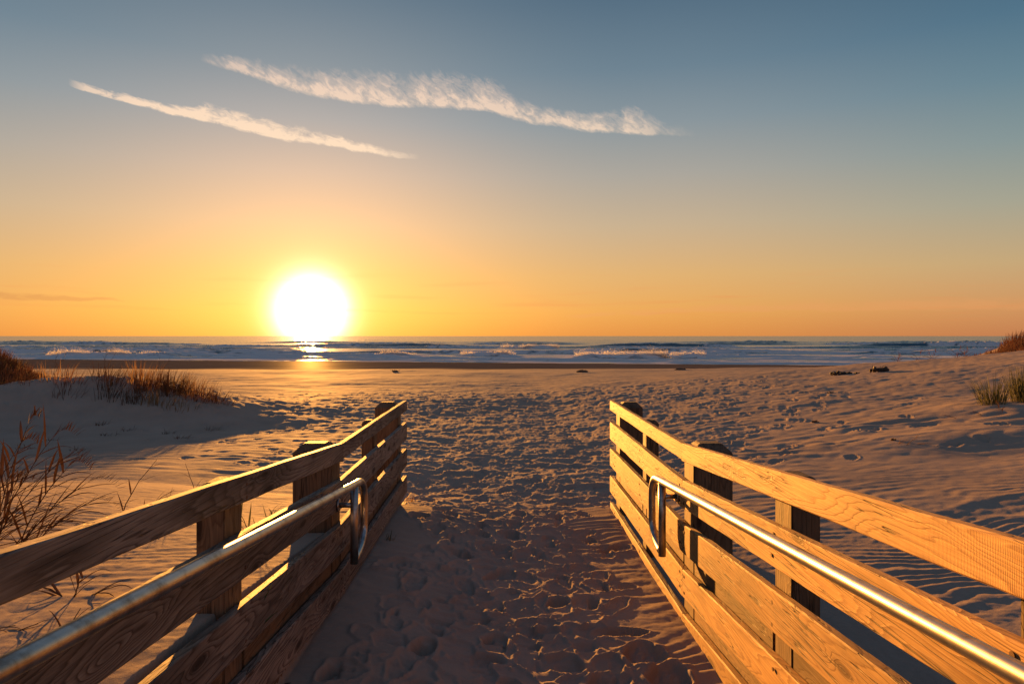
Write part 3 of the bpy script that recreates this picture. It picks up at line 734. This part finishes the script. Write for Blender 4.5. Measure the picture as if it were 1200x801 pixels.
far = ramp(nt, e01, stops([(0, (196, 126, 84)), (2, (208, 148, 98)), (5, (196, 166, 122)), (9, (162, 162, 144)), (13, (128, 148, 150)), (17, (98, 130, 145)), (21, (74, 111, 134)), (26, (54, 90, 116)), (60, (52, 76, 108))]))
col = mixc(nt, ramp(nt, M(nt, 'DIVIDE', daz, 60.0, clamp=True), [(0, (0, 0, 0)), (.45, (.5, .5, .5)), (1, (1, 1, 1))], 'EASE'), near, far)
# the rosy belt opposite the sun
back = ramp(nt, e01, stops([(0, (140, 122, 125)), (6, (168, 145, 142)), (14, (158, 146, 152)), (26, (118, 130, 152)), (60, (84, 108, 142))]))
col = mixc(nt, ramp(nt, M(nt, 'DIVIDE', daz, 180.0, clamp=True), [(.42, (0, 0, 0)), (.75, (1, 1, 1))]), col, back)
# angle to the sun, for the blown-out glow
sv = Vector((math.sin(SUN_AZ) * math.cos(R(2.05)), math.cos(SUN_AZ) * math.cos(R(2.05)), math.sin(R(2.05))))
nrm = N(nt, 'VectorMath', operation='NORMALIZE', i_0=d).outputs[0]
dot = N(nt, 'VectorMath', operation='DOT_PRODUCT', i_0=nrm, i_1=tuple(sv)).outputs['Value']
ang = M(nt, 'MULTIPLY', M(nt, 'ARCCOSINE', M(nt, 'MINIMUM', dot, .9999999)), 180 / math.pi)
def gl(sig, amp): return M(nt, 'MULTIPLY', M(nt, 'EXPONENT', M(nt, 'MULTIPLY', M(nt, 'POWER', M(nt, 'DIVIDE', ang, sig), 2.0), -1.0)), amp)
def addg(col, g, tint):
    c = N(nt, 'CombineXYZ', i_X=M(nt, 'MULTIPLY', g, tint[0]), i_Y=M(nt, 'MULTIPLY', g, tint[1]), i_Z=M(nt, 'MULTIPLY', g, tint[2])).outputs[0]
    return N(nt, 'VectorMath', operation='ADD', i_0=col, i_1=c).outputs[0]
col = addg(col, gl(12, .20), (1, .46, .22)); col = addg(col, gl(5.2, .30), (1, .50, .14)); col = addg(col, gl(3.1, .7), (1, .74, .40)); col = addg(col, gl(2.0, 7.0), (1, .93, .78))
# ---- cirrus streaks: position in (azimuth, elevation) degrees on the sky
def pxaz(px): return math.degrees(math.atan((px - 589) / 800))
def pxel(px, py): return math.degrees(math.atan((393.5 - py) / math.hypot(800, px - 589)))
def streak(pts, wid, seed, sharp, amp, fib=(1.0, 1.0), rot=0.0):
    """pts: centreline in picture pixels; wid: half width (deg) up / down along it"""
    a0, a1 = pxaz(pts[0][0]), pxaz(pts[-1][0])
    t = M(nt, 'DIVIDE', M(nt, 'SUBTRACT', az, a0), a1 - a0, clamp=True)
    def curve(vals):
        lo, hi = min(v for _, v in vals), max(v for _, v in vals)
        if hi - lo < 1e-6: hi = lo + 1e-6
        c = ramp(nt, t, [((pxaz(p) - a0) / (a1 - a0), ((v - lo) / (hi - lo),) * 3) for p, v in vals])
        return M(nt, 'ADD', M(nt, 'MULTIPLY', c, hi - lo), lo)
    cen = curve([(p, pxel(p, q)) for p, q in pts])
    up = curve([(p, u_) for p, u_, _ in wid]); dn = curve([(p, v_) for p, _, v_ in wid])
    vec = N(nt, 'CombineXYZ', i_X=az, i_Y=el, i_Z=float(seed)).outputs[0]
    wv = N(nt, 'TexNoise', i_Vector=vec, i_Scale=.35, i_Detail=3.0).outputs[0]
    dd = M(nt, 'ADD', M(nt, 'SUBTRACT', el, cen), M(nt, 'MULTIPLY', M(nt, 'SUBTRACT', wv, .5), .7))
    upm = M(nt, 'SUBTRACT', 1.0, M(nt, 'DIVIDE', dd, up), clamp=True)
    dnm = M(nt, 'ADD', 1.0, M(nt, 'DIVIDE', dd, dn), clamp=True)
    band = M(nt, 'MULTIPLY', upm, ramp(nt, dnm, [(0, (0, 0, 0)), (.7, (1, 1, 1))]))
    c, s = math.cos(rot), math.sin(rot)
    fa = M(nt, 'ADD', M(nt, 'MULTIPLY', az, c), M(nt, 'MULTIPLY', el, s)); fe = M(nt, 'SUBTRACT', M(nt, 'MULTIPLY', el, c), M(nt, 'MULTIPLY', az, s))
    fv = N(nt, 'CombineXYZ', i_X=M(nt, 'MULTIPLY', fa, fib[0]), i_Y=M(nt, 'MULTIPLY', fe, fib[1]), i_Z=float(seed) + 3).outputs[0]
    fn = N(nt, 'TexNoise', i_Vector=fv, i_Scale=1.0, i_Detail=9.0, i_Roughness=.70, i_Distortion=.9).outputs[0]
    lowv = N(nt, 'TexNoise', i_Vector=vec, i_Scale=.55, i_Detail=4.0, i_Roughness=.6).outputs[0]
    band = M(nt, 'MULTIPLY', band, ramp(nt, lowv, [(.32, (.45, .45, .45)), (.58, (1.15, 1.15, 1.15))]))
    v = M(nt, 'MULTIPLY', M(nt, 'ADD', band, M(nt, 'MULTIPLY', M(nt, 'SUBTRACT', fn, .5), 2.1)), ramp(nt, band, [(0, (0, 0, 0)), (.30, (1, 1, 1))]))
    edge = ramp(nt, t, [(0, (0, 0, 0)), (.04, (.75, .75, .75)), (.2, (1, 1, 1)), (.86, (.95, .95, .95)), (.95, (.35, .35, .35)), (1, (0, 0, 0))])
    return M(nt, 'MULTIPLY', M(nt, 'MULTIPLY', ramp(nt, v, [(.04, (0, 0, 0)), (sharp * .5, (.42, .42, .42)), (sharp, (1, 1, 1))]), edge), amp)
s1 = streak([(235, 70), (300, 87), (380, 108), (450, 118), (520, 120), (570, 122), (620, 138), (690, 148), (750, 153), (815, 156)],
            [(235, .45, .2), (300, 1.2, .5), (450, 2.5, .5), (540, 2.7, .5), (575, 2.3, .5), (630, 1.1, .6), (700, 1.3, .5), (745, 2.1, .4), (775, 1.0, .3), (815, .35, .25)], 1.0, 1.2, .85, (2.3, .8), 1.02)
s2 = streak([(80, 97), (150, 117), (230, 134), (300, 151), (380, 166), (440, 178), (492, 185)],
            [(80, .35, .2), (150, .45, .3), (225, .6, .4), (240, 1.2, .45), (300, 1.1, .45), (400, .8, .4), (492, .3, .2)], 7.0, .75, 1.0, (1.0, 2.9), -.22)
s3 = streak([(-60, 344), (0, 347), (70, 349), (150, 352)], [(-60, .35, .2), (0, .4, .25), (70, .28, .2), (150, .12, .1)], 11.0, .7, .55, (.5, 4.0), 0)
s4 = streak([(660, 372), (760, 366), (950, 360), (1300, 356)], [(660, .2, .2), (800, .55, .25), (950, .7, .35), (1300, .7, .4)], 17.0, .9, .42, (.18, 2.0), 0)
cc = mixc(nt, ramp(nt, M(nt, 'DIVIDE', el, 30.0, clamp=True), [(.4, (0, 0, 0)), (.8, (1, 1, 1))]), srgb(255, 226, 192), srgb(244, 208, 188))
cl = M(nt, 'MAXIMUM', s1, s2)
col = mixc(nt, cl, col, cc)
col = mixc(nt, s3, col, srgb(205, 135, 80)); col = mixc(nt, s4, col, srgb(232, 158, 100))
# faint low streaks near the horizon
lv = N(nt, 'CombineXYZ', i_X=M(nt, 'MULTIPLY', az, .10), i_Y=M(nt, 'MULTIPLY', el, 1.7), i_Z=2.0).outputs[0]
ln = N(nt, 'TexNoise', i_Vector=lv, i_Scale=1.0, i_Detail=5.0, i_Roughness=.55).outputs[0]
lowb = ramp(nt, M(nt, 'DIVIDE', el, 8.0, clamp=True), [(0.05, (0, 0, 0)), (.30, (1, 1, 1)), (.42, (1, 1, 1)), (.70, (0, 0, 0))])
col = mixc(nt, M(nt, 'MULTIPLY', M(nt, 'MULTIPLY', ramp(nt, ln, [(.55, (0, 0, 0)), (.70, (1, 1, 1))]), lowb), .30), col, srgb(232, 140, 82))
# below the horizon: dim sand colour
col = mixc(nt, ramp(nt, M(nt, 'ADD', M(nt, 'DIVIDE', el, 2.0), .5, clamp=True), [(.30, (1, 1, 1)), (.44, (0, 0, 0))]), col, (.06, .045, .04))
bg1 = N(nt, 'Background', i_Color=sky.outputs[0], i_Strength=.05)
bg2 = N(nt, 'Background', i_Color=col, i_Strength=K)
mx = N(nt, 'MixShader', i_0=.93, i_1=bg1.outputs[0], i_2=bg2.outputs[0])
nt.links.new(mx.outputs[0], wo.inputs[0])

sl = bpy.data.lights.new('sun', 'SUN'); sl.energy = 5.0; sl.angle = R(.6); sl.color = (1.0, .40, .07)
so = bpy.data.objects.new('sun', sl); C.objects.link(so)
se = R(3.2)
sd = Vector((math.sin(SUN_AZ) * math.cos(se), math.cos(SUN_AZ) * math.cos(se), math.sin(se)))
so.rotation_euler = (-sd).to_track_quat('-Z', 'Y').to_euler()

cd = bpy.data.cameras.new('camera'); cd.lens = 24; cd.sensor_width = 36; cd.clip_end = 60000; cd.clip_start = .05
cd.shift_x = 11 / 1200; cd.shift_y = -7 / 1200
co = bpy.data.objects.new('camera', cd); C.objects.link(co); co.location = (0, 0, EYE); co.rotation_euler = (R(90), 0, 0)
scene.camera = co
vs = scene.view_settings; vs.view_transform = 'Standard'; vs.look = 'None'; vs.exposure = EXPO; vs.gamma = 1; vs.use_curve_mapping = False
scene.cycles.max_bounces = 6; scene.cycles.use_denoising = True
